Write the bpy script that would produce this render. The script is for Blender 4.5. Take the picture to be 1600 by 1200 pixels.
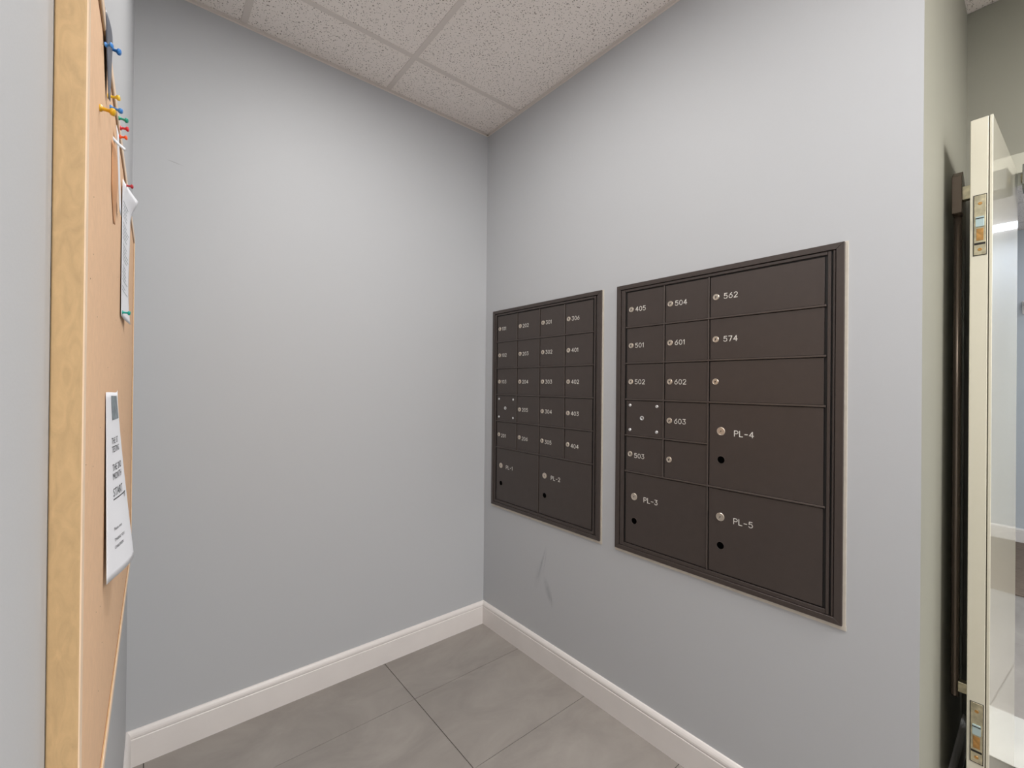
import bpy, bmesh, math, random
from mathutils import Vector, Matrix
random.seed(7)
for o in list(bpy.data.objects): bpy.data.objects.remove(o)
scene = bpy.context.scene
COL = scene.collection

# ------------------------------------------------------------------ camera, world, exposure
CAM = Vector((-1.5121, -2.0677, 1.3614))
YAW, PITCH, ROLL = 0.69123, 0.002786, 0.009694
f_ = Vector((math.sin(YAW)*math.cos(PITCH), math.cos(YAW)*math.cos(PITCH), math.sin(PITCH)))
r_ = Vector((math.cos(YAW), -math.sin(YAW), 0)); u_ = r_.cross(f_)
r2 = r_*math.cos(ROLL)+u_*math.sin(ROLL); u2 = -r_*math.sin(ROLL)+u_*math.cos(ROLL)
cd = bpy.data.cameras.new('camera'); cam = bpy.data.objects.new('camera', cd); COL.objects.link(cam)
cam.matrix_world = Matrix(((r2.x, u2.x, -f_.x, CAM.x), (r2.y, u2.y, -f_.y, CAM.y), (r2.z, u2.z, -f_.z, CAM.z), (0, 0, 0, 1)))
cd.sensor_width = 36.0; cd.sensor_fit = 'HORIZONTAL'; cd.lens = 693.436/1600*36
cd.clip_start = 0.005; cd.clip_end = 60
scene.camera = cam
w = bpy.data.worlds.new('world'); scene.world = w; w.use_nodes = True
w.node_tree.nodes['Background'].inputs[0].default_value = (0.75, 0.82, 0.9, 1)
w.node_tree.nodes['Background'].inputs[1].default_value = 0.02
vs = scene.view_settings
vs.view_transform = 'Standard'; vs.look = 'None'; vs.gamma = 1.0; vs.use_curve_mapping = False
vs.exposure = 0.0
LAMP_DOWN, LAMP_MAIN, LAMP_SECOND, LAMP_LOBBY_FILL = 10.7, 11.2, 71.0, 60.0

# ------------------------------------------------------------------ helpers
def lin(c):
    return tuple((x/12.92 if x <= .04045 else ((x+.055)/1.055)**2.4) for x in (v/255 for v in c))+(1,)

def mat(name, rgb, rough=.5, metal=0., spec=.5, var=0., vscale=6., bump=0., bscale=200., emit=0., coat=0., stretch=None, coatr=.03):
    m = bpy.data.materials.new(name); m.use_nodes = True
    nt = m.node_tree; b = nt.nodes['Principled BSDF']; c = lin(rgb)
    b.inputs['Base Color'].default_value = c; b.inputs['Roughness'].default_value = rough
    b.inputs['Metallic'].default_value = metal; b.inputs['Specular IOR Level'].default_value = spec
    if coat: b.inputs['Coat Weight'].default_value = coat; b.inputs['Coat Roughness'].default_value = coatr
    if emit:
        b.inputs['Emission Color'].default_value = c; b.inputs['Emission Strength'].default_value = emit
    tc = nt.nodes.new('ShaderNodeTexCoord')
    src = tc.outputs['Object']
    if stretch:
        mp = nt.nodes.new('ShaderNodeMapping'); mp.inputs['Scale'].default_value = stretch
        nt.links.new(src, mp.inputs[0]); src = mp.outputs[0]
    if var:
        n = nt.nodes.new('ShaderNodeTexNoise'); n.inputs['Scale'].default_value = vscale; n.inputs['Detail'].default_value = 5
        nt.links.new(src, n.inputs['Vector'])
        r = nt.nodes.new('ShaderNodeValToRGB')
        r.color_ramp.elements[0].position = .3; r.color_ramp.elements[1].position = .7
        r.color_ramp.elements[0].color = tuple(min(1, x*(1-var)) for x in c[:3])+(1,)
        r.color_ramp.elements[1].color = tuple(min(1, x*(1+var)) for x in c[:3])+(1,)
        nt.links.new(n.outputs['Fac'], r.inputs[0]); nt.links.new(r.outputs[0], b.inputs['Base Color'])
    if bump:
        n2 = nt.nodes.new('ShaderNodeTexNoise'); n2.inputs['Scale'].default_value = bscale; n2.inputs['Detail'].default_value = 3
        nt.links.new(tc.outputs['Object'], n2.inputs['Vector'])
        bp = nt.nodes.new('ShaderNodeBump'); bp.inputs['Strength'].default_value = bump; bp.inputs['Distance'].default_value = .002
        nt.links.new(n2.outputs['Fac'], bp.inputs['Height']); nt.links.new(bp.outputs[0], b.inputs['Normal'])
    return m

def N(m): return m.node_tree.nodes
def L(m, a, b): m.node_tree.links.new(a, b)

M = {}
M['wall'] = mat('grey_wall_paint', (190, 192, 195), .55, spec=.35, bump=.05, bscale=350)
M['olive'] = mat('taupe_wall_paint', (149, 148, 136), .5, spec=.35, bump=.05, bscale=350)
M['lobbywall'] = mat('pale_blue_grey_paint', (204, 210, 216), .6)
M['white'] = mat('white_trim_paint', (232, 227, 224), .35, var=.02, vscale=9)
M['grid'] = mat('ceiling_grid_enamel', (222, 213, 206), .5)
M['brown'] = mat('dark_bronze_powder_coat', (67, 58, 54), .36, spec=.5, bump=.12, bscale=1400, var=.04, vscale=30)
M['ridge_lit'] = mat('dark_bronze_ridge_highlight', (76, 67, 62), .28, spec=.6)  # same coat as the doors, lightened to paint in light caught by dividers
M['brownback'] = mat('recess_black_brown', (20, 17, 16), .6)
M['nickel'] = mat('satin_nickel', (215, 203, 188), .3, metal=.85, var=.08, vscale=300)
M['slot'] = mat('keyhole_black', (24, 19, 16), .6)
M['void'] = mat('open_hole_black', (4, 4, 4), 1.0, spec=0)
M['numerals'] = mat('white_engraved_fill', (235, 232, 225), .5)
M['zinc'] = mat('zinc_rivet', (225, 225, 225), .35, metal=.7)
M['caulk'] = mat('beige_caulk', (208, 201, 189), .7, var=.05, vscale=60)
M['wood'] = mat('maple_frame_wood', (201, 168, 123), .45, var=.10, vscale=1.0, bump=.08, bscale=160, stretch=(30, 34, 95))
for n_ in M['wood'].node_tree.nodes:
    if n_.type == 'MAPPING': n_.inputs['Rotation'].default_value = (math.radians(24), 0, 0)
    if n_.type == 'TEX_NOISE' and n_.inputs['Scale'].default_value == 1.0: n_.inputs['Distortion'].default_value = 1.6
M['birch'] = mat('pale_birch_face', (236, 208, 178), .4, var=.05, vscale=12, stretch=(3, 3, 3))
M['cork'] = mat('tan_cork_face', (224, 186, 150), .8, var=.04, vscale=90, bump=.12, bscale=700)
M['corkedge'] = mat('red_brown_board_edge', (150, 84, 52), .7)
M['paper'] = mat('white_paper', (232, 234, 240), .6)
M['ink'] = mat('black_print_ink', (52, 54, 60), .7)
M['greyink'] = mat('grey_print', (122, 132, 138), .7, var=.35, vscale=120)
M['kraft'] = mat('kraft_paper', (205, 152, 108), .6)
M['slate'] = mat('dark_photo_print', (92, 96, 108), .4, var=.2, vscale=40)
M['needle'] = mat('steel_needle', (190, 190, 190), .25, metal=1)
for nm, c in dict(blue=(58, 130, 205), yellow=(240, 200, 60), ochre=(222, 172, 30), green=(30, 150, 125), red=(205, 38, 50), orange=(250, 92, 30), crimson=(172, 30, 45), teal=(20, 160, 145)).items():
    M['pin_'+nm] = mat('plastic_'+nm, c, .3)
M['cream'] = mat('glossy_cream_door_paint', (217, 212, 193), .28, spec=.6, coat=1.0)
M['darkgap'] = mat('dark_seam', (70, 66, 50), .7)
M['steel'] = mat('worn_bolt_steel', (196, 188, 160), .35, metal=.8, var=.25, vscale=70)
M['brass'] = mat('worn_bolt_brass', (196, 150, 90), .35, metal=.8, var=.3, vscale=90)
M['bolttip'] = mat('pale_blue_bolt', (190, 212, 214), .3, metal=.5)
M['bronze'] = mat('bronze_pull_metal', (110, 98, 88), .25, metal=.6)
M['darkdoor'] = mat('dark_brown_door_metal', (92, 84, 72), .3, spec=.5, var=.08, vscale=4)
M['closer'] = mat('grey_closer_metal', (120, 122, 116), .4, metal=.4)
M['mat'] = mat('brown_ribbed_mat', (112, 98, 86), .9, var=.4, vscale=30, stretch=(9, .6, 1))

def floor_mat():
    m = mat('grey_porcelain_tile', (140, 136, 131), .42, spec=.45)
    nt = m.node_tree; b = nt.nodes['Principled BSDF']
    tc = nt.nodes.new('ShaderNodeTexCoord'); oi = nt.nodes.new('ShaderNodeObjectInfo')
    add = nt.nodes.new('ShaderNodeVectorMath'); add.operation = 'ADD'
    sc = nt.nodes.new('ShaderNodeVectorMath'); sc.operation = 'SCALE'; sc.inputs['Scale'].default_value = 1.0
    nt.links.new(oi.outputs['Location'], sc.inputs[0]); nt.links.new(tc.outputs['Object'], add.inputs[0]); nt.links.new(sc.outputs[0], add.inputs[1])
    mp = nt.nodes.new('ShaderNodeMapping'); mp.inputs['Scale'].default_value = (1.6, 2.8, 2.0); mp.inputs['Rotation'].default_value = (0, 0, .35)
    nt.links.new(add.outputs[0], mp.inputs[0])
    n = nt.nodes.new('ShaderNodeTexNoise'); n.inputs['Scale'].default_value = 1.6; n.inputs['Detail'].default_value = 9; n.inputs['Roughness'].default_value = .62
    n.inputs['Distortion'].default_value = .8
    nt.links.new(mp.outputs[0], n.inputs['Vector'])
    r = nt.nodes.new('ShaderNodeValToRGB')
    r.color_ramp.elements[0].position = .3; r.color_ramp.elements[0].color = lin((138, 132, 127))
    r.color_ramp.elements[1].position = .72; r.color_ramp.elements[1].color = lin((161, 155, 149))
    nt.links.new(n.outputs['Fac'], r.inputs[0]); nt.links.new(r.outputs[0], b.inputs['Base Color'])
    return m
M['tile'] = floor_mat()
M['grout'] = mat('dark_grout', (72, 69, 66), .9)

def ceiling_tile_mat():
    m = mat('fissured_mineral_tile', (222, 213, 206), .9, spec=.1)
    nt = m.node_tree; b = nt.nodes['Principled BSDF']
    tc = nt.nodes.new('ShaderNodeTexCoord'); oi = nt.nodes.new('ShaderNodeObjectInfo')
    add = nt.nodes.new('ShaderNodeVectorMath'); nt.links.new(tc.outputs['Object'], add.inputs[0]); nt.links.new(oi.outputs['Location'], add.inputs[1])
    n = nt.nodes.new('ShaderNodeTexNoise'); n.inputs['Scale'].default_value = 55; n.inputs['Detail'].default_value = 2
    nt.links.new(add.outputs[0], n.inputs['Vector'])
    # distort the coordinates a little so that the pits are crooked worms
    mx = nt.nodes.new('ShaderNodeVectorMath'); mx.operation = 'MULTIPLY_ADD'
    nt.links.new(n.outputs['Color'], mx.inputs[0]); mx.inputs[1].default_value = (.012, .012, .0); nt.links.new(add.outputs[0], mx.inputs[2])
    v = nt.nodes.new('ShaderNodeTexVoronoi'); v.inputs['Scale'].default_value = 150; v.inputs['Randomness'].default_value = 1
    nt.links.new(mx.outputs[0], v.inputs['Vector'])
    n2 = nt.nodes.new('ShaderNodeTexNoise'); n2.inputs['Scale'].default_value = 120; n2.inputs['Detail'].default_value = 1
    nt.links.new(add.outputs[0], n2.inputs['Vector'])
    mu = nt.nodes.new('ShaderNodeMath'); mu.operation = 'MULTIPLY_ADD'; mu.inputs[1].default_value = .9; 
    nt.links.new(n2.outputs['Fac'], mu.inputs[0]); nt.links.new(v.outputs['Distance'], mu.inputs[2])
    r = nt.nodes.new('ShaderNodeValToRGB')
    r.color_ramp.elements[0].position = .56; r.color_ramp.elements[0].color = lin((146, 134, 126))
    r.color_ramp.elements[1].position = .76; r.color_ramp.elements[1].color = lin((247, 239, 233))
    nt.links.new(mu.outputs[0], r.inputs[0]); nt.links.new(r.outputs[0], b.inputs['Base Color'])
    bp = nt.nodes.new('ShaderNodeBump'); bp.inputs['Strength'].default_value = .5; bp.inputs['Distance'].default_value = .002
    nt.links.new(r.outputs[0], bp.inputs['Height']); nt.links.new(bp.outputs[0], b.inputs['Normal'])
    return m
M['ctile'] = ceiling_tile_mat()

def scuff(m, marks, col, soft=.5):
    """grey rub marks: each (centre, half-length along v, half-width, tilt) on the wall plane given by the two axis letters"""
    nt = m.node_tree; b = nt.nodes['Principled BSDF']
    tc = nt.nodes.new('ShaderNodeTexCoord'); acc = None
    nz = nt.nodes.new('ShaderNodeTexNoise'); nz.inputs['Scale'].default_value = 40; nt.links.new(tc.outputs['Object'], nz.inputs['Vector'])
    for (c, rot, sx, strength) in marks:
        mp = nt.nodes.new('ShaderNodeMapping'); mp.vector_type = 'TEXTURE'
        mp.inputs['Location'].default_value = c; mp.inputs['Rotation'].default_value = rot; mp.inputs['Scale'].default_value = sx
        nt.links.new(tc.outputs['Object'], mp.inputs[0])
        g = nt.nodes.new('ShaderNodeTexGradient'); g.gradient_type = 'SPHERICAL'; nt.links.new(mp.outputs[0], g.inputs[0])
        k = nt.nodes.new('ShaderNodeMath'); k.operation = 'MULTIPLY'; k.inputs[1].default_value = strength; nt.links.new(g.outputs['Fac'], k.inputs[0])
        if acc is None: acc = k.outputs[0]
        else:
            a = nt.nodes.new('ShaderNodeMath'); a.operation = 'MAXIMUM'; nt.links.new(acc, a.inputs[0]); nt.links.new(k.outputs[0], a.inputs[1]); acc = a.outputs[0]
    q = nt.nodes.new('ShaderNodeMath'); q.operation = 'MULTIPLY'; nt.links.new(acc, q.inputs[0]); nt.links.new(nz.outputs['Fac'], q.inputs[1]); q.use_clamp = True
    mix = nt.nodes.new('ShaderNodeMix'); mix.data_type = 'RGBA'
    mix.inputs['A'].default_value = b.inputs['Base Color'].default_value; mix.inputs['B'].default_value = lin(col)
    nt.links.new(q.outputs[0], mix.inputs['Factor']); nt.links.new(mix.outputs['Result'], b.inputs['Base Color'])

M['wall_scuffed'] = mat('grey_wall_paint_scuffed', (190, 192, 195), .55, spec=.35, bump=.05, bscale=350)

# mesh helpers ------------------------------------------------------------
def link(name, me, m, parent=None, mats=None):
    o = bpy.data.objects.new(name, me); COL.objects.link(o)
    for mm in (mats or ([m] if m else [])):
        if mm.name not in [x.name for x in me.materials if x]: me.materials.append(mm)
    if parent: o.parent = parent
    return o

def bm_box(bm, lo, hi, mi=0):
    x0, y0, z0 = lo; x1, y1, z1 = hi
    v = [bm.verts.new(p) for p in ((x0, y0, z0), (x1, y0, z0), (x1, y1, z0), (x0, y1, z0), (x0, y0, z1), (x1, y0, z1), (x1, y1, z1), (x0, y1, z1))]
    fs = []
    for q in ((3, 2, 1, 0), (4, 5, 6, 7), (0, 1, 5, 4), (1, 2, 6, 5), (2, 3, 7, 6), (3, 0, 4, 7)):
        f = bm.faces.new([v[i] for i in q]); f.material_index = mi; fs.append(f)
    return v, fs

def finish(bm, bevel=0., seg=1, smooth=False):
    if bevel: bmesh.ops.bevel(bm, geom=list(bm.edges), offset=bevel, segments=seg, affect='EDGES', profile=.7)
    bmesh.ops.recalc_face_normals(bm, faces=list(bm.faces))
    me = bpy.data.meshes.new('mesh'); bm.to_mesh(me); bm.free()
    if smooth:
        for f in me.polygons: f.use_smooth = True
    return me

def box(name, lo, hi, m, parent=None, bevel=0., seg=1):
    """a box mesh whose origin is the centre of its base side"""
    bm = bmesh.new(); c = Vector(((lo[0]+hi[0])/2, (lo[1]+hi[1])/2, (lo[2]+hi[2])/2))
    bm_box(bm, Vector(lo)-c, Vector(hi)-c)
    o = link(name, finish(bm, bevel, seg), m, parent); o.location = c
    return o

def prism(name, foot, z0, z1, m, parent=None):
    bm = bmesh.new()
    a = [bm.verts.new((x, y, z0)) for x, y in foot]; b = [bm.verts.new((x, y, z1)) for x, y in foot]
    bm.faces.new(a); bm.faces.new(b); n = len(foot)
    for i in range(n): bm.faces.new((a[i], a[(i+1) % n], b[(i+1) % n], b[i]))
    return link(name, finish(bm), m, parent)

def bm_lathe(bm, prof, seg=20, mi=0, cen=(0, 0, 0), close=True):
    """profile of (radius, height) spun about local Z"""
    rings = []
    for r, h in prof:
        if r < 1e-7: rings.append([bm.verts.new((cen[0], cen[1], cen[2]+h))])
        else: rings.append([bm.verts.new((cen[0]+r*math.cos(2*math.pi*i/seg), cen[1]+r*math.sin(2*math.pi*i/seg), cen[2]+h)) for i in range(seg)])
    for a, b in zip(rings, rings[1:]):
        for i in range(seg):
            j = (i+1) % seg
            if len(a) == 1 and len(b) == 1: continue
            if len(a) == 1: f = bm.faces.new((a[0], b[i], b[j]))
            elif len(b) == 1: f = bm.faces.new((a[i], a[j], b[0]))
            else: f = bm.faces.new((a[i], a[j], b[j], b[i]))
            f.material_index = mi

def tag(o, label, cat, group=None, kind=None):
    o['label'] = label; o['category'] = cat
    if group: o['group'] = group
    if kind: o['kind'] = kind
    return o

def empty(name, mtx):
    o = bpy.data.objects.new(name, None); COL.objects.link(o); o.empty_display_size = .05
    o.matrix_world = mtx; return o

def frame_mtx(org, X, Z):
    X = Vector(X).normalized(); Z = Vector(Z).normalized(); Y = Z.cross(X)
    return Matrix(((X.x, Y.x, Z.x, org[0]), (X.y, Y.y, Z.y, org[1]), (X.z, Y.z, Z.z, org[2]), (0, 0, 0, 1)))

def struct(o, label, cat): return tag(o, label, cat, kind='structure')

# ------------------------------------------------------------------ the room
H = 2.80
AL = math.radians(.68)
D = Vector((math.sin(AL), math.cos(AL), 0)); NW = Vector((math.cos(AL), -math.sin(AL), 0))   # along / out of the left wall
CORNER = Vector((-1.5525, 0, 0)); W0 = CORNER - D*2.068            # W0: foot of the left wall beside the camera
YR, XE, YF = -1.864, 0.905, -4.30                                   # recess wall, end wall, front wall
lw_end = CORNER + D*(YF/D.y)

scuff(M['wall_scuffed'], [((0, -.480, .48), (math.radians(18), 0, 0), (.05, .008, .115), .95),
                          ((0, -.462, .43), (math.radians(18), 0, 0), (.05, .026, .09), .35),
                          ((0, -.505, .50), (math.radians(10), 0, 0), (.05, .004, .09), .45),
                          ((0, -.530, .365), (math.radians(-24), 0, 0), (.05, .024, .075), .75),
                          ((0, -.552, .335), (math.radians(-6), 0, 0), (.05, .005, .05), .9)], (118, 122, 132))
scuff(M['wall'], [((-1.435, 0, 2.175), (0, math.radians(-80), 0), (.002, .05, .03), 1.0)], (110, 110, 112))

o = prism('wall_right', [(0, .12), (0, YR), (.1, YR+.1), (.1, .12)], 0, H, M['wall_scuffed'])
struct(o, 'light grey painted wall carrying the two dark mailbox banks', 'wall')
o = prism('wall_back', [(CORNER.x-.12, 0), (0, 0), (0, .12), (CORNER.x-.12, .12)], 0, H, M['wall'])
struct(o, 'bare grey wall between the cork board wall and the mailbox wall', 'wall')
o = prism('wall_left', [tuple((CORNER)[:2]), tuple(lw_end[:2]), tuple((lw_end-NW*.12)[:2]), tuple((CORNER-NW*.12)[:2])], 0, H, M['wall'])
struct(o, 'grey wall seen edge on behind the cork board', 'wall')
o = prism('wall_recess', [(0, YR), (XE+.1, YR), (XE+.1, YR+.1), (.1, YR+.1)], 0, H, M['olive'])
struct(o, 'olive grey return wall beside the open cream door', 'wall')
o = prism('wall_front', [(lw_end.x-.12, YF), (XE+.1, YF), (XE+.1, YF-.12), (lw_end.x-.12, YF-.12)], 0, H, M['wall'])
struct(o, 'grey wall at the end of the room facing the mailboxes', 'wall')
# end wall with the double-door opening
OY0, OY1, OZ = -1.945, -3.45, 2.150
bm = bmesh.new()
bm_box(bm, (XE, OY0, 0), (XE+.12, YR, H)); bm_box(bm, (XE, YF, 0), (XE+.12, OY1, H)); bm_box(bm, (XE, OY1, OZ), (XE+.12, OY0, H))
o = link('wall_end', finish(bm), M['olive']); struct(o, 'olive grey wall above and around the doorway', 'wall')

# floor with tiles as parts
o = box('floor', (lw_end.x-.2, YF-.12, -.08), (4.7, .12, -.0035), M['grout']); struct(o, 'grey large format tile floor with thin dark joints', 'floor')
FLOOR = o
xs = [-1.6, -1.503, -.600, .303, 1.206, 2.109, 3.012, 3.915, 4.65]; ys = [.0, -.325, -.774]
while ys[-1] > YF: ys.append(ys[-1]-.449)
tile_mesh = {}
for i in range(len(xs)-1):
    for j in range(len(ys)-1):
        x0, x1, y1, y0 = xs[i], xs[i+1], ys[j], max(ys[j+1], YF)
        if x0 > -.05 and y1 > YR+.08 and x1 <= 1.21: continue
        if x0 < -.3 and x1 < -1.4 and False: continue
        k = (round(x1-x0, 4), round(y1-y0, 4))
        if k not in tile_mesh:
            bm = bmesh.new(); bm_box(bm, (-k[0]/2+.0013, -k[1]/2+.0013, -.004), (k[0]/2-.0013, k[1]/2-.0013, 0)); tile_mesh[k] = finish(bm, .0006)
        t = link('tile', tile_mesh[k], M['tile'], None); t.parent = FLOOR
        t.location = Vector(((x0+x1)/2, (y0+y1)/2, 0)) - FLOOR.location

# ceiling: slab, lay-in tiles, tees, wall angle
o = box('ceiling', (lw_end.x-.2, YF-.12, H+.02), (4.7, .12, H+.10), M['grid']); struct(o, 'suspended ceiling of speckled mineral tiles', 'ceiling')
CEIL = o
cx = [-1.83, -1.22, -.61, 0, .61, 1.22, 1.83, 2.44, 3.05, 3.66, 4.27, 4.88]; cy = [.04, -.282, -1.502, -2.722, -3.942, -5.162]
TROFFERS = {(1, 2): ('main', LAMP_MAIN), (2, 3): ('second', LAMP_SECOND), (5, 3): ('lobby', LAMP_LOBBY_FILL)}
ct_mesh = {}
for i in range(len(cx)-1):
    for j in range(len(cy)-1):
        x0, x1, y1, y0 = cx[i], min(cx[i+1], 4.60), cy[j], max(cy[j+1], YF)
        if j == 0: y1 = -.001
        if i == 0: x0 = -1.59
        if (i, j) in TROFFERS: continue
        if x1-x0 < .02 or y1-y0 < .02: continue
        if 3 <= i <= 4 and j <= 0: continue
        k = (round(x1-x0, 4), round(y1-y0, 4))
        if k not in ct_mesh:
            bm = bmesh.new(); bm_box(bm, (-k[0]/2+.002, -k[1]/2+.002, 0), (k[0]/2-.002, k[1]/2-.002, .014)); ct_mesh[k] = finish(bm)
        t = link('ceiling_tile', ct_mesh[k], M['ctile']); t.parent = CEIL
        t.location = Vector(((x0+x1)/2, (y0+y1)/2, H+.002)) - CEIL.location
def cpart(name, lo, hi, bevel=.0008):
    p = box(name, lo, hi, M['grid'], None, bevel); p.parent = CEIL; p.location = p.location - CEIL.location; return p
for x in cx[1:-1]:
    cpart('tee_bar', (x-.012, YF, H-.0006), (x+.012, -.0005, H+.0020)) if x < -.05 else cpart('tee_bar', (x-.012, YF, H-.0006), (x+.012, (YR if x < 1 else 0)-.0005, H+.0020))
for y in cy[1:-1]:
    cpart('tee_bar', (-1.6, y-.012, H-.0002), (4.58, y+.012, H+.0022))
cpart('wall_angle', (CORNER.x, -.014, H-.0022), (-.0005, -.0003, H+.001)); cpart('wall_angle', (CORNER.x, -.0012, H-.009), (-.0005, -.0003, H-.001), 0)
cpart('wall_angle', (-.014, YR, H-.0022), (-.0004, -.0005, H+.001)); cpart('wall_angle', (-.0012, YR, H-.009), (-.0004, -.0005, H-.001), 0)

# baseboards
def baseboard(name, p0, p1, out, label, mitre0=0, mitre1=0):
    """profile extruded from p0 to p1 on the floor; out = direction into the room; mitre: +1 shortens the front at that end (inner corner)"""
    prof = [(0, 0), (.014, 0), (.014, .0955), (.0118, .0975), (.0118, .1000), (.0135, .1030), (.0130, .1100), (.0105, .1165), (.0060, .1235), (.0035, .1250), (0, .1250)]
    p0, p1, out = Vector(p0), Vector(p1), Vector(out); d = (p1-p0).normalized()
    bm = bmesh.new()
    a = [bm.verts.new(p0+out*t+Vector((0, 0, z))+d*t*mitre0) for t, z in prof]
    b = [bm.verts.new(p1+out*t+Vector((0, 0, z))-d*t*mitre1) for t, z in prof]
    bm.faces.new(a); bm.faces.new(b); n = len(prof)
    for i in range(n): bm.faces.new((a[i], a[(i+1) % n], b[(i+1) % n], b[i]))
    o = link(name, finish(bm), M['white']); struct(o, label, 'baseboard'); return o
E3 = .0004
baseboard('baseboard_back', (CORNER.x, -E3, 0), (-E3, -E3, 0), (0, -1, 0), 'white moulded baseboard along the bare grey wall', 1, 1)
baseboard('baseboard_right', (-E3, -E3, 0), (-E3, YR, 0), (-1, 0, 0), 'white moulded baseboard below the mailboxes', 1, -1)
baseboard('baseboard_left', CORNER+NW*E3, lw_end+NW*E3, tuple(NW), 'white moulded baseboard under the cork board', 1, 0)
baseboard('baseboard_recess', (-E3, YR-E3, 0), (XE, YR-E3, 0), (0, -1, 0), 'white baseboard along the olive grey return wall', -1, 0)

# ceiling lights
def troffer(i, j, power, label, tint=(1, .98, .965)):
    x0, x1, y0, y1 = cx[i]+.012, cx[i+1]-.012, max(cy[j+1], YF)+.012, cy[j]-.012
    c = Vector(((x0+x1)/2, (y0+y1)/2, H)); t = empty('ceiling_light', Matrix.Translation(c))
    tag(t, label, 'ceiling light', 'ceiling lights')
    hx, hy = (x1-x0)/2, (y1-y0)/2
    for nm, lo, hi in (('rim', (-hx, -hy, .001), (-hx+.03, hy, .016)), ('rim', (hx-.03, -hy, .001), (hx, hy, .016)), ('rim', (-hx+.03, -hy, .001), (hx-.03, -hy+.03, .016)), ('rim', (-hx+.03, hy-.03, .001), (hx-.03, hy, .016))):
        box(nm, lo, hi, M['grid'], t, .001)
    dm = mat('lit_diffuser', (255, 250, 244), .5, emit=max(1e-6, .3*power/(math.pi*4*(hx-.03)*(hy-.03))))
    box('diffuser', (-hx+.031, -hy+.031, .006), (hx-.031, hy-.031, .014), dm, t)
    ld = bpy.data.lights.new('troffer_lamp', 'AREA'); ld.shape = 'RECTANGLE'; ld.size = 2*hx-.06; ld.size_y = 2*hy-.06; ld.energy = .7*power; ld.color = tint
    lo_ = bpy.data.objects.new('lamp', ld); COL.objects.link(lo_); lo_.parent = t; lo_.location = (0, 0, .003)
    return t
def downlight(x, y, power, label, r=.078):
    t = empty('recessed_downlight', Matrix.Translation((x, y, H))); tag(t, label, 'ceiling light', 'ceiling lights')
    bm = bmesh.new(); bm_lathe(bm, [(r, .0015), (r, -.001), (r+.004, -.004), (r+.016, -.003), (r+.018, .0015)], 40)
    link('trim_ring', finish(bm, smooth=True), M['grid'], t)
    dm = mat('lit_lens', (255, 250, 242), .5, emit=max(1e-6, .3*power/(math.pi*math.pi*r*r)))
    bm = bmesh.new(); bm_lathe(bm, [(r, .0012), (0, .0012)], 40); link('lens', finish(bm), dm, t)
    ld = bpy.data.lights.new('downlight_lamp', 'AREA'); ld.shape = 'DISK'; ld.size = 2*r-.004; ld.energy = .7*power; ld.color = (1, .98, .965)
    lo_ = bpy.data.objects.new('lamp', ld); COL.objects.link(lo_); lo_.parent = t; lo_.location = (0, 0, -.0005)
downlight(-.915, -.89, LAMP_DOWN, 'round recessed downlight in the ceiling tile above the mailbox alcove')
troffer(1, 2, LAMP_MAIN, 'lit ceiling light panel above the camera and cork board')
troffer(2, 3, LAMP_SECOND, 'lit ceiling light panel at the far end behind the camera')
troffer(5, 3, LAMP_LOBBY_FILL, 'added light panel on the lobby ceiling, out of view, brightening the lobby', (.9, .96, 1))  # unseen panel added to brighten the lobby, kept clear of the leaf reflection
# narrow light bar on the lobby ceiling
t = empty('ceiling_light_bar', Matrix.Translation((4.16, -2.80, H-.0015))); tag(t, 'narrow lit bar on the lobby ceiling near the far lobby wall', 'ceiling light', 'ceiling lights')
box('housing', (-.13, -.55, -.028), (.13, .55, 0), M['grid'], t, .003)
box('diffuser', (-.11, -.53, -.034), (.11, .53, -.0285), mat('lit_bar_lens', (235, 243, 255), .5, emit=9.0), t, .002)

# ------------------------------------------------------------------ engraved numerals (single-stroke letters)
def arc(cx_, cy_, rx, ry, a0, a1, n=10):
    return [(cx_+rx*math.cos(math.radians(a0+(a1-a0)*i/n)), cy_+ry*math.sin(math.radians(a0+(a1-a0)*i/n))) for i in range(n+1)]
GL = {
 '0': (.60, [arc(.3, .5, .3, .5, 90, 450, 20)]),
 '1': (.30, [[(.02, .78), (.2, 1), (.2, 0)]]),
 '2': (.60, [arc(.3, .72, .28, .28, 165, -25, 10)+[(.02, .0), (.6, .0)]]),
 '3': (.60, [[(.04, 1), (.54, 1), (.27, .6)]+arc(.28, .3, .3, .3, 85, -160, 12)]),
 '4': (.64, [[(.46, 0), (.46, 1), (.0, .3), (.64, .3)]]),
 '5': (.60, [[(.54, 1), (.1, 1), (.05, .55)]+arc(.28, .33, .31, .33, 125, -150, 12)]),
 '6': (.60, [[(.48, 1), (.12, .58)]+arc(.3, .31, .29, .31, 150, -210, 18)]),
 '7': (.58, [[(.0, 1), (.58, 1), (.2, 0)]]),
 'P': (.58, [[(0, 0), (0, 1), (.33, 1)]+arc(.33, .74, .25, .26, 90, -90, 8)+[(0, .48)]]),
 'L': (.50, [[(0, 1), (0, 0), (.5, 0)]]),
 '-': (.55, [[(.06, .46), (.5, .46)]]),
}
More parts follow.
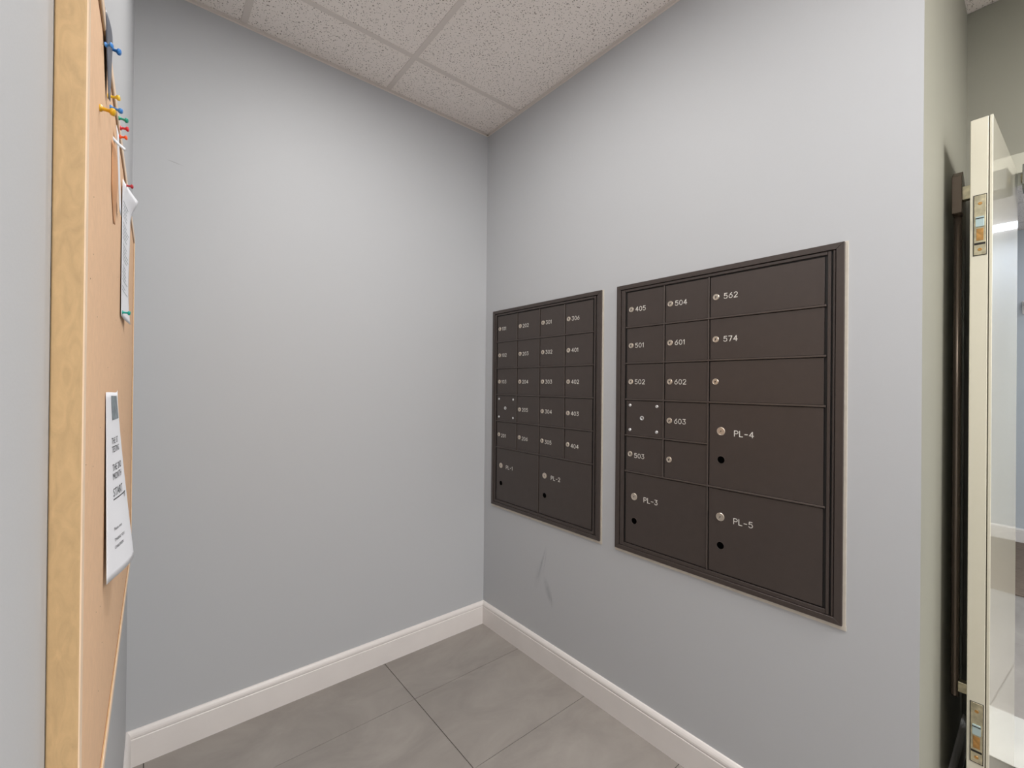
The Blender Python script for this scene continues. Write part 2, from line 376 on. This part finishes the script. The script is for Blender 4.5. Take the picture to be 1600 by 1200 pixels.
def stroke_text(txt, h, wid=.145, gap=.31, ws=1.1):
    bm = bmesh.new(); x = 0
    for ch in txt:
        cw, pls = GL[ch]
        for pl in pls:
            P = [Vector((x+a*h*ws, (b-.5)*h)) for a, b in pl]
            for a, b in zip(P, P[1:]):
                d = b-a
                if d.length < 1e-7: continue
                n = Vector((-d.y, d.x)).normalized()*h*wid*.5
                bm.faces.new([bm.verts.new((q.x, q.y, 0)) for q in (a-n, b-n, b+n, a+n)])
            for k_, q in enumerate(P):
                bm.faces.new([bm.verts.new((q.x+h*wid*.5*math.cos(t*math.pi/4), q.y+h*wid*.5*math.sin(t*math.pi/4), .00001*(k_ % 2))) for t in range(8)])
        x += (cw*ws+gap)*h
    ext = bmesh.ops.extrude_face_region(bm, geom=list(bm.faces))
    bmesh.ops.translate(bm, verts=[v for v in ext['geom'] if isinstance(v, bmesh.types.BMVert)], vec=(0, 0, .0003))
    me = bpy.data.meshes.new('numerals'); bm.to_mesh(me); bm.free()
    return me

# ------------------------------------------------------------------ lock, rivet, hole meshes (local Z points out of the door)
def lock_mesh(r, k=1.0):
    bm = bmesh.new()
    bm_lathe(bm, [(r*1.02, 0), (r*1.02, .0014), (r*.94, .0024), (r*.80, .0026), (r*.74, .0021), (r*.70, .0021), (0, .0022)], 24, 0)
    # keyway: thin slot and a dimple, proud of the plug by a hair
    v, f = bm_box(bm, (-r*.10*k, -r*.52*k, .0015), (r*.10*k, r*.34*k, .00245), 1)
    bmesh.ops.rotate(bm, verts=v, cent=(0, 0, 0), matrix=Matrix.Rotation(math.radians(-14), 3, 'Z'))
    bm_lathe(bm, [(r*.24*k, .0015), (r*.24*k, .0025), (0, .0025)], 10, 1, (0, r*.08, 0))
    bmesh.ops.recalc_face_normals(bm, faces=list(bm.faces))
    me = bpy.data.meshes.new('lock'); bm.to_mesh(me); bm.free()
    me.materials.append(M['nickel']); me.materials.append(M['slot']); return me
def round_mesh(prof, seg=16, m='zinc'):
    bm = bmesh.new(); bm_lathe(bm, prof, seg); me = finish(bm); me.materials.append(M[m])
    for f in me.polygons: f.use_smooth = True
    return me
LOCK, LOCKBIG = lock_mesh(.0105), lock_mesh(.0138, .55)
RIVET = round_mesh([(.0062, 0), (.0060, .0009), (.0045, .0021), (.0018, .0026), (.0016, .0018), (0, .0018)])
bm = bmesh.new(); bm_lathe(bm, [(.0088, 0), (.0084, .0022), (.0060, .0026), (.0040, .0012)], 20, 0); bm_lathe(bm, [(.0041, .0010), (0, .0010)], 20, 1); bm_lathe(bm, [(.0017, .001), (.0017, .0022), (0, .0022)], 8, 0)
RING = finish(bm); RING.materials.append(M['zinc']); RING.materials.append(M['slot'])
bm = bmesh.new(); bm_lathe(bm, [(.0142, 0), (.0140, .0008), (.0124, .0010), (.0120, .0004)], 24, 0); bm_lathe(bm, [(.0121, .0004), (0, .0004)], 24, 1)
HOLE = finish(bm); HOLE.materials.append(M['brown']); HOLE.materials.append(M['void'])

def sub(name, me, parent, loc):
    o = bpy.data.objects.new(name, me); COL.objects.link(o); o.parent = parent; o.location = loc; return o

UX, UY = .1717, .14495          # one door pitch across and down
DOORW = .0056                   # front of the doors above the wall
def mailbox_bank(y_left, ml, mr, label, doors):
    """y_left: outer left edge on the wall; ml/mr margins to the door field; doors: (col, row, ncols, nrows, kind, text)"""
    W_, H_ = ml+4*UX+mr, 1.0755
    root = empty('mailbox_bank', frame_mtx((-.0002, y_left, .6975), (0, -1, 0), (-1, 0, 0)))
    tag(root, label, 'mailboxes', 'mailbox banks')
    gx0, gx1 = ml, ml+4*UX; gy1 = H_-.0290; gy0 = gy1-7*UY
    B = M['brown']
    # caulk bead round the flange
    bm = bmesh.new()
    bm_box(bm, (-.003, -.0120, 0), (W_+.0085, .002, .0030)); bm_box(bm, (W_-.002, .002, 0), (W_+.0075, H_+.0015, .0026)); bm_box(bm, (-.0025, .002, 0), (.002, H_+.0015, .0015))
    link('caulk', finish(bm), M['caulk'], root)
    box('back_plate', (.012, .012, .0004), (W_-.012, H_-.012, .0014), M['brownback'], root)
    fw, ft = .0195, .0170          # flange width at the sides / at top and bottom
    def mitre(pts_out, pts_in, name):
        bm = bmesh.new(); t = .0096
        a = [bm.verts.new((x, y, 0)) for x, y in (pts_out+pts_in)]; b = [bm.verts.new((x, y, t)) for x, y in (pts_out+pts_in)]
        bm.faces.new(a); bm.faces.new(b)
        for i in range(4): bm.faces.new((a[i], a[(i+1) % 4], b[(i+1) % 4], b[i]))
        link(name, finish(bm, .0007, 1), B, root)
    g = .0001
    mitre([(g, H_), (W_-g, H_)], [(W_-fw-g, H_-ft), (fw+g, H_-ft)], 'flange')
    mitre([(g, 0), (W_-g, 0)], [(W_-fw-g, ft), (fw+g, ft)], 'flange')
    mitre([(0, g), (0, H_-g)], [(fw, H_-ft-g), (fw, ft+g)], 'flange')
    mitre([(W_, g), (W_, H_-g)], [(W_-fw, H_-ft-g), (W_-fw, ft+g)], 'flange')
    # inner frame: two stiles, two rails, hinge barrel on the right
    box('stile', (fw+.003, ft+.002, .001), (gx0-.0045 if ml > .035 else gx0-.002, H_-ft-.0022, .0068), B, root, .0007)
    box('stile', (gx1+.0048, ft+.002, .001), (gx1+.0128, H_-ft-.0022, .0072), B, root, .0009)
    box('rail', (gx0-.0040, gy1+.0010, .001), (gx1+.0040, H_-ft-.0024, .0066), B, root, .0006)
    box('rail', (gx0-.0040, ft+.0012, .001), (gx1+.0040, gy0-.0006, .0064), B, root, .0006)
    bm = bmesh.new(); bm_lathe(bm, [(0, 0), (.0032, 0), (.0032, H_-2*ft-.006), (0, H_-2*ft-.006)], 12)
    bmesh.ops.rotate(bm, verts=list(bm.verts), cent=(0, 0, 0), matrix=Matrix.Rotation(-math.pi/2, 3, 'X'))
    h_ = link('hinge', finish(bm), B, root); h_.location = (W_-fw-.0045, ft+.003, .0055)
    # dividers
    full = [(d[0], d[1], d[0]+d[2], d[1]+d[3]) for d in doors]
    def divider(lo, hi):
        o_ = box('divider', lo, hi, M['ridge_lit'], root, .0018, 3); return o_
    for c in range(1, 4):
        r0 = None
        for r in range(0, 8):
            solid = r < 7 and not any(a < c < b2 and t <= r < b3 for a, t, b2, b3 in full)
            if solid and r0 is None: r0 = r
            if (not solid) and r0 is not None:
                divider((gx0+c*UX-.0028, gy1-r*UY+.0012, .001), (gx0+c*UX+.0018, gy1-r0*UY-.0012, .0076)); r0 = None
    for r in range(1, 7):
        c0 = None
        for c in range(0, 5):
            solid = c < 4 and not any(a <= c < b2 and t < r < b3 for a, t, b2, b3 in full)
            if solid and c0 is None: c0 = c
            if (not solid) and c0 is not None:
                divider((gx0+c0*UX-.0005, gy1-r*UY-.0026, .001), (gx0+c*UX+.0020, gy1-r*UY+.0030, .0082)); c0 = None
    for (c, r, nc, nr, kind, txt) in doors:
        x0, x1 = gx0+c*UX+.0056, gx0+(c+nc)*UX-.0032; y1, y0 = gy1-r*UY-.0042, gy1-(r+nr)*UY+.0034
        d = box('door', (x0, y0, .0016), (x1, y1, DOORW), B, root, .0009)
        cxm, cym = d.location.x, d.location.y; zf = DOORW-d.location.z
        at = lambda u, v: (u-cxm, v-cym, zf)
        rx, ry = gx0+c*UX, gy1-r*UY              # cell corner
        if kind == 'mail':
            sub('lock', LOCK, d, at(rx+.0250, ry-.0738)).rotation_euler.z = random.uniform(-.25, .25)
            if txt:
                low = .0035 if r == 4 else 0
                t = sub('number', stroke_text(txt, .0170), d, at(rx+(.0448 if nc == 1 else .0520), ry-.0742-low)); t.data.materials.append(M['numerals'])
        elif kind == 'parcel':
            sub('lock', LOCKBIG, d, at(rx+.0455, ry-.0970)).rotation_euler.z = random.uniform(-.6, .6)
            sub('key_return_hole', HOLE, d, at(rx+.0465, ry-.1935))
            t = sub('number', stroke_text(txt, .0180, .14, .28), d, at(rx+.0900, ry-.1005)); t.data.materials.append(M['numerals'])
        else:
            for u, v in ((.0225, -.0235), (.1435, -.0240), (.0225, -.1215), (.1435, -.1220)): sub('rivet', RIVET, d, at(rx+u, ry+v))
            sub('lock', RING, d, at(rx+.0785, ry-.0720))
    return root
num = lambda c, r, t: (c, r, 1, 1, 'mail', t)
left = [num(0, i, t) for i, t in ((0, '101'), (1, '102'), (2, '103'), (4, '201'))] + [(0, 3, 1, 1, 'service', '')]
left += [num(1, i, t) for i, t in enumerate(('202', '203', '204', '205', '206'))]
left += [num(2, i, t) for i, t in enumerate(('301', '302', '303', '304', '305'))]
left += [num(3, i, t) for i, t in enumerate(('306', '401', '402', '403', '404'))]
left += [(0, 5, 2, 2, 'parcel', 'PL-1'), (2, 5, 2, 2, 'parcel', 'PL-2')]
mailbox_bank(-.0770, .0375, .0455, 'dark bronze mailbox bank with small doors 101 to 404, nearer the corner', left)
right = [num(0, i, t) for i, t in ((0, '405'), (1, '501'), (2, '502'), (4, '503'))] + [(0, 3, 1, 1, 'service', '')]
right += [num(1, i, t) for i, t in enumerate(('504', '601', '602', '603', ''))]
right += [(2, 0, 2, 1, 'mail', '562'), (2, 1, 2, 1, 'mail', '574'), (2, 2, 2, 1, 'mail', ''), (2, 3, 2, 2, 'parcel', 'PL-4'), (0, 5, 2, 2, 'parcel', 'PL-3'), (2, 5, 2, 2, 'parcel', 'PL-5')]
mailbox_bank(-.9270, .0450, .0445, 'dark bronze mailbox bank with wide doors 562 and 574, nearer the doorway', right)

# ------------------------------------------------------------------ cork notice board on the left wall (local X along the wall, Y up, Z out)
BS0, BS1, BZ0, BZ1 = .508, 1.657, .866, 1.768
board = empty('notice_board', frame_mtx(W0+D*BS0+NW*.0003+Vector((0, 0, BZ0)), tuple(D), tuple(NW)))
tag(board, 'cork notice board with a maple wood frame on the left wall', 'notice board')
BW, BH, FT, FWD = BS1-BS0, BZ1-BZ0, .0200, .0175
def rail(pts, nm='frame_rail'):
    bm = bmesh.new()
    a = [bm.verts.new((x, y, 0)) for x, y in pts]; b = [bm.verts.new((x, y, FT)) for x, y in pts]
    bm.faces.new(a); bm.faces.new(b)
    for i in range(4): bm.faces.new((a[i], a[(i+1) % 4], b[(i+1) % 4], b[i]))
    me = finish(bm, .0022, 3)
    for f in me.polygons: f.material_index = 1 if f.normal.z > .35 else 0
    return link(nm, me, None, board, [M['wood'], M['birch']])
rail([(0, 0), (0, BH), (FWD, BH-FWD), (FWD, FWD)]); rail([(BW, 0), (BW, BH), (BW-FWD, BH-FWD), (BW-FWD, FWD)])
rail([(0, BH), (BW, BH), (BW-FWD, BH-FWD), (FWD, BH-FWD)]); rail([(0, 0), (BW, 0), (BW-FWD, FWD), (FWD, FWD)])
box('cork_panel', (FWD-.002, FWD-.002, .004), (BW-FWD+.002, BH-FWD+.002, .0172), M['cork'], board)
bm = bmesh.new()
for lo, hi in (((FWD, FWD, .0165), (FWD+.0012, BH-FWD, .0176)), ((BW-FWD-.0012, FWD, .0165), (BW-FWD, BH-FWD, .0176)), ((FWD, FWD, .0165), (BW-FWD, FWD+.0012, .0176)), ((FWD, BH-FWD-.0012, .0165), (BW-FWD, BH-FWD, .0176))): bm_box(bm, lo, hi)
link('panel_seam', finish(bm), M['corkedge'], board)
bm = bmesh.new()
for k in range(46):
    x, y = random.uniform(.03, BW-.06), random.uniform(.03, BH-.03); bm_lathe(bm, [(.0007, .0172), (.0006, .01735), (0, .01735)], 6, 0, (x, y, 0))
link('pin_holes', finish(bm), M['slot'], board)['kind'] = 'stuff'

def bpt(s, z, n): return W0 + D*s + NW*n + Vector((0, 0, z))
BOARD_ROT = frame_mtx((0, 0, 0), tuple(D), tuple(NW))

def sheet(name, fn, m, label, org, na=16, nb=24, thick=.00035):
    """paper: fn(a, b) -> (s, z, n); the mesh is built round org"""
    me = bpy.data.meshes.new(name); V = []; F = []
    for j in range(nb+1):
        for i in range(na+1): V.append(bpt(*fn(i/na, j/nb))-org)
    for j in range(nb):
        for i in range(na):
            q = j*(na+1)+i; F.append((q, q+na+1, q+na+2, q+1))
    me.from_pydata([tuple(v) for v in V], [], F); 
    for f in me.polygons: f.use_smooth = True
    o = link(name, me, m); o.location = org
    md = o.modifiers.new('thickness', 'SOLIDIFY'); md.thickness = thick; md.offset = -1
    tag(o, label, 'paper', 'papers pinned to the notice board'); return o

# big notice
def f_notice(a, b):
    A = .0035+.0195*b**1.15
    return (.758+.195*a, 1.3475-.243*b-.004*a*math.sin(math.pi*a), .0186+.0026*b+A*math.sin(math.pi*min(1, a*.86))**1.05)
org = bpt(.85, 1.1, .02)
notice = sheet('notice_sheet', f_notice, M['paper'], 'large white printed notice bulging off the lower cork board', org, 28, 28)
def nrm(a, b, off):
    e = 1e-3
    p = bpt(*f_notice(a, b)); t1 = bpt(*f_notice(a+e, b))-p; t2 = bpt(*f_notice(a, b+e))-p
    n = t2.cross(t1).normalized()
    if n.dot(NW) < 0: n = -n
    return p+n*off
def print_text(txt, a0, b0, cap, m, name='print', squeeze=1.15):
    cu = bpy.data.curves.new('txt', 'FONT'); cu.body = txt; cu.size = 1.0; cu.resolution_u = 2
    to = bpy.data.objects.new('txt', cu); COL.objects.link(to)
    dg = bpy.context.evaluated_depsgraph_get(); me = bpy.data.meshes.new_from_object(to.evaluated_get(dg))
    bpy.data.objects.remove(to)
    bm = bmesh.new(); bm.from_mesh(me)
    bmesh.ops.triangulate(bm, faces=list(bm.faces)); bmesh.ops.subdivide_edges(bm, edges=[e for e in bm.edges if e.calc_length() > .12], cuts=2)
    for v in bm.verts:
        a = a0+v.co.x*cap/.7*squeeze/.205; b = b0-v.co.y*cap/.7/.243
        v.co = nrm(a, b, .00035)-org
    me2 = bpy.data.meshes.new(name); bm.to_mesh(me2); bm.free(); bpy.data.meshes.remove(me)
    link(name, me2, m, notice)
for txt, a0, b0, cap in (('THE 1ST', .16, .285, .0084), ('TESTING', .16, .332, .0084), ('THE 2ND', .15, .432, .0090), ('MONTH', .15, .480, .0090), ('START', .14, .570, .0110),
                         ('W', .42, .615, .0075), ('Please note', .13, .752, .0042), ('THANK YOU', .13, .812, .0042), ('CHILDREN', .13, .852, .0042)):
    print_text(txt, a0, b0, cap, M['ink'])
def patch(a0, a1, b0, b1, m, na=8, nb=8, name='print'):
    V = [nrm(a0+(a1-a0)*i/na, b0+(b1-b0)*j/nb, .0003)-org for j in range(nb+1) for i in range(na+1)]
    F = [(j*(na+1)+i, (j+1)*(na+1)+i, (j+1)*(na+1)+i+1, j*(na+1)+i+1) for j in range(nb) for i in range(na)]
    me = bpy.data.meshes.new(name); me.from_pydata([tuple(v) for v in V], [], F); link(name, me, m, notice)
patch(.14, .50, .582, .589, M['ink'], 12, 1); patch(.22, .62, .02, .155, M['greyink'], name='printed_picture')

# upper sheet with curled corner
def f_sheet2(a, b):
    return (1.040+.150*a, 1.718-.241*b+.012*a*(1-b), .0196+.0045*a*a+.0125*a*math.exp(-(b/.10)**2)+.0010*math.sin(6*b)*a + .0035*a*b**6)
o2 = bpt(1.1, 1.6, .02)
s2 = sheet('pinned_letter', f_sheet2, M['paper'], 'narrow white letter hanging under the crimson push pin', o2, 12, 30)
V = []; F = []
for k in range(26):
    b = .14+.026*k; a0 = .12; a1 = .12+random.uniform(.45, .75)
    if k % 6 == 5: continue
    i0 = len(V)
    for i in range(7):
        a = a0+(a1-a0)*i/6
        for bb in (b, b+.005): V.append(tuple(bpt(*f_sheet2(a, bb))+NW*.0004-o2))
    for i in range(6): q = i0+2*i; F.append((q, q+1, q+3, q+2))
me = bpy.data.meshes.new('print'); me.from_pydata(V, [], F); link('print', me, M['greyink'], s2)
# kraft sheet, white sheet behind pins, dark print, small strip
def f_kraft(a, b):
    taper = 1-max(0, (b-.55)/.45)**1.6*.93
    return (.812+.050*(1-taper)+.062*a*taper, 1.690-.102*b, .0184+.0040*math.sin(math.pi*a)*math.sin(math.pi*min(1, .12+b))+.0012*a)
sheet('kraft_paper_slip', f_kraft, M['kraft'], 'brown kraft paper slip hanging to a point beside the white letter', bpt(.87, 1.66, .02), 12, 20)
def f_white4(a, b): return (.838+.030*a+.084*b, 1.722-.096*b, .0212+.0010*a)
sheet('white_slip', f_white4, M['paper'], 'slim white paper slip below the orange push pin', bpt(.88, 1.68, .021), 6, 14)
def f_dark(a, b):
    taper = 1-.92*b
    return (.655+.065*(1-taper)+.085*a*taper, 1.768-.070*b, .0202+.0012*a+.0028*math.sin(math.pi*a)*(1-b))
sheet('dark_photo_print', f_dark, M['slate'], 'dark slate paper pinned at the top edge of the board', bpt(.7, 1.74, .02), 8, 14)
def f_strip(a, b): return (.790+.045*a, 1.6855+.006*a-.0045*b, .0205+.0105*a**1.3)
sheet('paper_strip', f_strip, M['paper'], 'tiny white paper strip sticking out under the pins', bpt(.81, 1.685, .024), 8, 2)

# push pins
def pin_mesh():
    bm = bmesh.new()
    bm_lathe(bm, [(0, 0), (.0042, 0), (.0043, .0010), (.0038, .0017), (.0024, .0022), (.0021, .0048), (.0023, .0078), (.0036, .0086), (.0046, .0094), (.0046, .0110), (.0040, .0117), (0, .0118)], 16)
    me = finish(bm)
    for f in me.polygons: f.use_smooth = True
    return me
PINM = pin_mesh(); NEED = None
bm = bmesh.new(); bm_lathe(bm, [(0, -.006), (.0006, -.005), (.0006, .001), (0, .001)], 8); NEED = finish(bm); NEED.materials.append(M['needle'])
def pin(s, z, n, s2_, z2, n2, colour, label, size=.8):
    a, b = bpt(s, z, n), bpt(s2_, z2, n2); d = (b-a); ln = d.length
    t = empty('push_pin', Matrix.Translation(a) @ d.to_track_quat('Z', 'Y').to_matrix().to_4x4())
    tag(t, label, 'push pin', 'push pins on the notice board')
    g = link('grip', PINM.copy(), M['pin_'+colour], t); g.scale = (size, size, ln/.0118)
    nd = sub('needle', NEED, t, (0, 0, 0)); nd.scale = (1, 1, .5)
pin(.662, 1.7310, .0205, .659, 1.7312, .0262, 'blue', 'blue push pin nearest the camera on the dark slate paper', .62)
pin(.717, 1.7595, .0204, .714, 1.7570, .0302, 'blue', 'blue push pin in the top rail beside the dark slate paper')
pin(.740, 1.7125, .0178, .737, 1.7130, .0292, 'yellow', 'yellow push pin standing straight out, topmost of the yellow ones', .7)
pin(.643, 1.6515, .0177, .639, 1.6490, .0300, 'ochre', 'ochre push pin lowest down, dropping a thin shadow', .85)
pin(.775, 1.7160, .0178, .771, 1.7128, .0298, 'blue', 'small blue push pin below the yellow pins', .7)
pin(.893, 1.7575, .0204, .889, 1.7550, .0308, 'green', 'green push pin in the top rail between blue and red pins', .75)
pin(.930, 1.7590, .0204, .927, 1.7590, .0305, 'red', 'bright red push pin just above the orange one')
pin(.925, 1.7430, .0205, .922, 1.7430, .0290, 'orange', 'orange push pin below the bright red one', .7)
pin(1.078, 1.7200, .0212, 1.075, 1.7195, .0322, 'crimson', 'crimson push pin holding the top of the white letter')
pin(1.060, 1.4855, .0195, 1.057, 1.4845, .0310, 'teal', 'teal push pin holding the bottom of the white letter')

# ------------------------------------------------------------------ open cream door leaf in the recess
ld_ = Vector((math.sin(math.radians(92.9)), math.cos(math.radians(92.9)), 0))
lz = ld_.cross(Vector((0, 0, 1)))
LEAF0 = Vector((.312, -1.9665, .010))
door = empty('door_1', frame_mtx(LEAF0, tuple(ld_), tuple(lz))); struct(door, 'open cream painted door leaf with flush bolts in its edge', 'door')
LL, LH, LT = .572, 2.125, .0450
box('leaf_slab', (0, 0, -LT), (LL, LH, -.0088), M['cream'], door, .0012)
box('leaf_skin', (0, 0, -.0066), (LL, LH+.0005, 0), M['cream'], door, .0010)
box('seam', (.0025, .002, -.0088), (LL-.002, LH-.003, -.0066), M['darkgap'], door)
def flush_bolt(z0, z1, up):
    zc, t = -.0245, .0016
    p = box('flush_bolt', (-t, z0, zc-.0122), (.004, z1, zc+.0122), M['steel'], door, .0008)
    c = p.location
    def q(nm, lo, hi, m, bev=.0005):
        o_ = box(nm, lo, hi, M[m], p, bev); o_.location = o_.location-c
    q('rim', (-t+.0006, z0-.0016, zc-.0136), (.002, z1+.0016, zc+.0136), 'slot', 0)
    h = z1-z0
    f = lambda k: z0+h*k
    q('lever', (-t-.0030, f(.47), zc-.0085), (-t, f(.64), zc+.0085), 'bolttip'); q('lever_slot', (-t-.0034, f(.60), zc-.0085), (-t-.0005, f(.615), zc+.0085), 'slot', 0)
    q('worn_plate', (-t-.0006, f(.24), zc-.0070), (-t, f(.44), zc+.0070), 'brass')
    q('lever_slot', (-t-.0006, f(.17), zc-.0110), (-t, f(.205), zc+.0110), 'slot', 0)
    for k in (.09, .86):
        bm = bmesh.new(); bm_lathe(bm, [(.0045, 0), (.0040, .0010), (0, .0012)], 12); bmesh.ops.rotate(bm, verts=list(bm.verts), cent=(0, 0, 0), matrix=Matrix.Rotation(-math.pi/2, 3, 'Y'))
        s_ = link('screw', finish(bm), M['brass'], p); s_.location = Vector((-t, f(k), zc))-c
flush_bolt(1.735, 1.905, True); flush_bolt(.295, .463, False)
# pull bar on the hidden side
def lathe_y(name, prof, loc, m, parent, seg=16):
    bm = bmesh.new(); bm_lathe(bm, prof, seg); bmesh.ops.rotate(bm, verts=list(bm.verts), cent=(0, 0, 0), matrix=Matrix.Rotation(-math.pi/2, 3, 'X'))
    o_ = link(name, finish(bm), M[m], parent); o_.location = loc
    for f in o_.data.polygons: f.use_smooth = len(f.vertices) == 4
    return o_
PX, PZ = .085, -LT-.0365
lathe_y('pull_bar', [(0, 0), (.009, 0), (.0098, .004), (.0098, 1.47), (0, 1.474)], (PX, .42, PZ), 'bronze', door)
bm = bmesh.new()                          # six-sided end block at the top of the bar
hexp = [(-.034, 1.995), (-.012, 2.012), (.026, 1.972), (.030, 1.930), (.006, 1.880), (-.030, 1.886)]
a = [bm.verts.new((PX+x*.8, y, PZ-.0105)) for x, y in hexp]; b = [bm.verts.new((PX+x*.8, y, PZ+.0120)) for x, y in hexp]
bm.faces.new(a); bm.faces.new(b)
for i in range(6): bm.faces.new((a[i], a[(i+1) % 6], b[(i+1) % 6], b[i]))
link('pull_end_block', finish(bm, .0012), M['bronze'], door)
box('pull_standoff', (PX-.012, 1.925, PZ+.008), (PX+.012, 1.965, -LT), M['steel'], door, .001); box('pull_standoff', (PX-.012, .44, PZ+.008), (PX+.012, .47, -LT), M['steel'], door, .001)

# door frame round the opening
bm = bmesh.new()
bm_box(bm, (XE-.016, OY1-.05, OZ-.012), (XE+.136, OY0+.035, OZ+.058)); bm_box(bm, (XE-.016, OY0-.003, 0), (XE+.136, OY0+.035, OZ-.012)); bm_box(bm, (XE-.016, OY1-.05, 0), (XE+.136, OY1+.004, OZ-.012))
M['framepaint'] = mat('satin_cream_frame_paint', (196, 195, 180), .5)
o = link('trim_1', finish(bm), M['framepaint']); struct(o, 'cream painted metal door frame around the lobby opening', 'door frame')
o = box('trim_2', (XE+.01, OY1+.01, .0004), (1.29, OY0-.002, .006), mat('pale_threshold_stone', (196, 194, 188), .6, var=.03), None, .002); struct(o, 'pale threshold slab in the lobby doorway', 'threshold')
# door closer under the head
cl = empty('door_closer', Matrix.Translation((XE-.08, -2.20, 2.05))); tag(cl, 'grey door closer mounted under the door frame head', 'door closer')
bm = bmesh.new()
prof = [(-.050, .012), (-.030, .0), (.030, 0), (.0635, .012), (.0635, .086), (-.030, .086)]
a = [bm.verts.new((x, -.14, z)) for x, z in prof]; b = [bm.verts.new((x, .192, z)) for x, z in prof]
bm.faces.new(a); bm.faces.new(b)
for i in range(6): bm.faces.new((a[i], a[(i+1) % 6], b[(i+1) % 6], b[i]))
link('closer_body', finish(bm, .003, 2), M['closer'], cl)
lathe_y('pinion_cap', [(0, 0), (.018, 0), (.016, .02), (0, .02)], (0, .176, .045), 'steel', cl)
box('closer_arm', (-.012, -.30, -.010), (.012, .06, -.002), M['closer'], cl, .001)

# ------------------------------------------------------------------ lobby beyond the doorway
o = box('wall_lobby', (4.53, YF-.12, 0), (4.65, .12, H), M['lobbywall']); struct(o, 'pale blue grey lobby wall seen through the doorway', 'wall')
o = box('wall_lobby_side', (XE+.12, YR+.9, 0), (4.53, YR+1.0, H), M['lobbywall']); struct(o, 'lobby side wall beyond the doorway', 'wall')
o = box('wall_lobby_front', (XE+.12, YF-.12, 0), (4.53, YF, H), M['lobbywall']); struct(o, 'lobby front wall beyond the doorway', 'wall')
baseboard('baseboard_lobby', (4.5296, YR+.9, 0), (4.5296, YF, 0), (-1, 0, 0), 'white baseboard on the lobby wall', 0, 0)
o = box('entrance_mat', (2.95, -3.9, .0004), (4.50, -1.1, .008), M['mat'], None, .002); tag(o, 'brown streaked entrance mat on the lobby floor', 'mat')
wb = empty('wall_bracket', Matrix.Translation((4.5295, -1.965, 2.10))); tag(wb, 'small white wall bracket high on the lobby wall', 'bracket')
box('plate', (-.012, -.07, -.06), (0, .05, .06), M['white'], wb, .003); box('arm', (-.10, -.03, .01), (-.010, .03, .05), M['white'], wb, .004)
lathe_y('knob', [(0, 0), (.022, 0), (.026, .01), (.02, .03), (0, .032)], (-.09, -.015, .02), 'slot', wb)
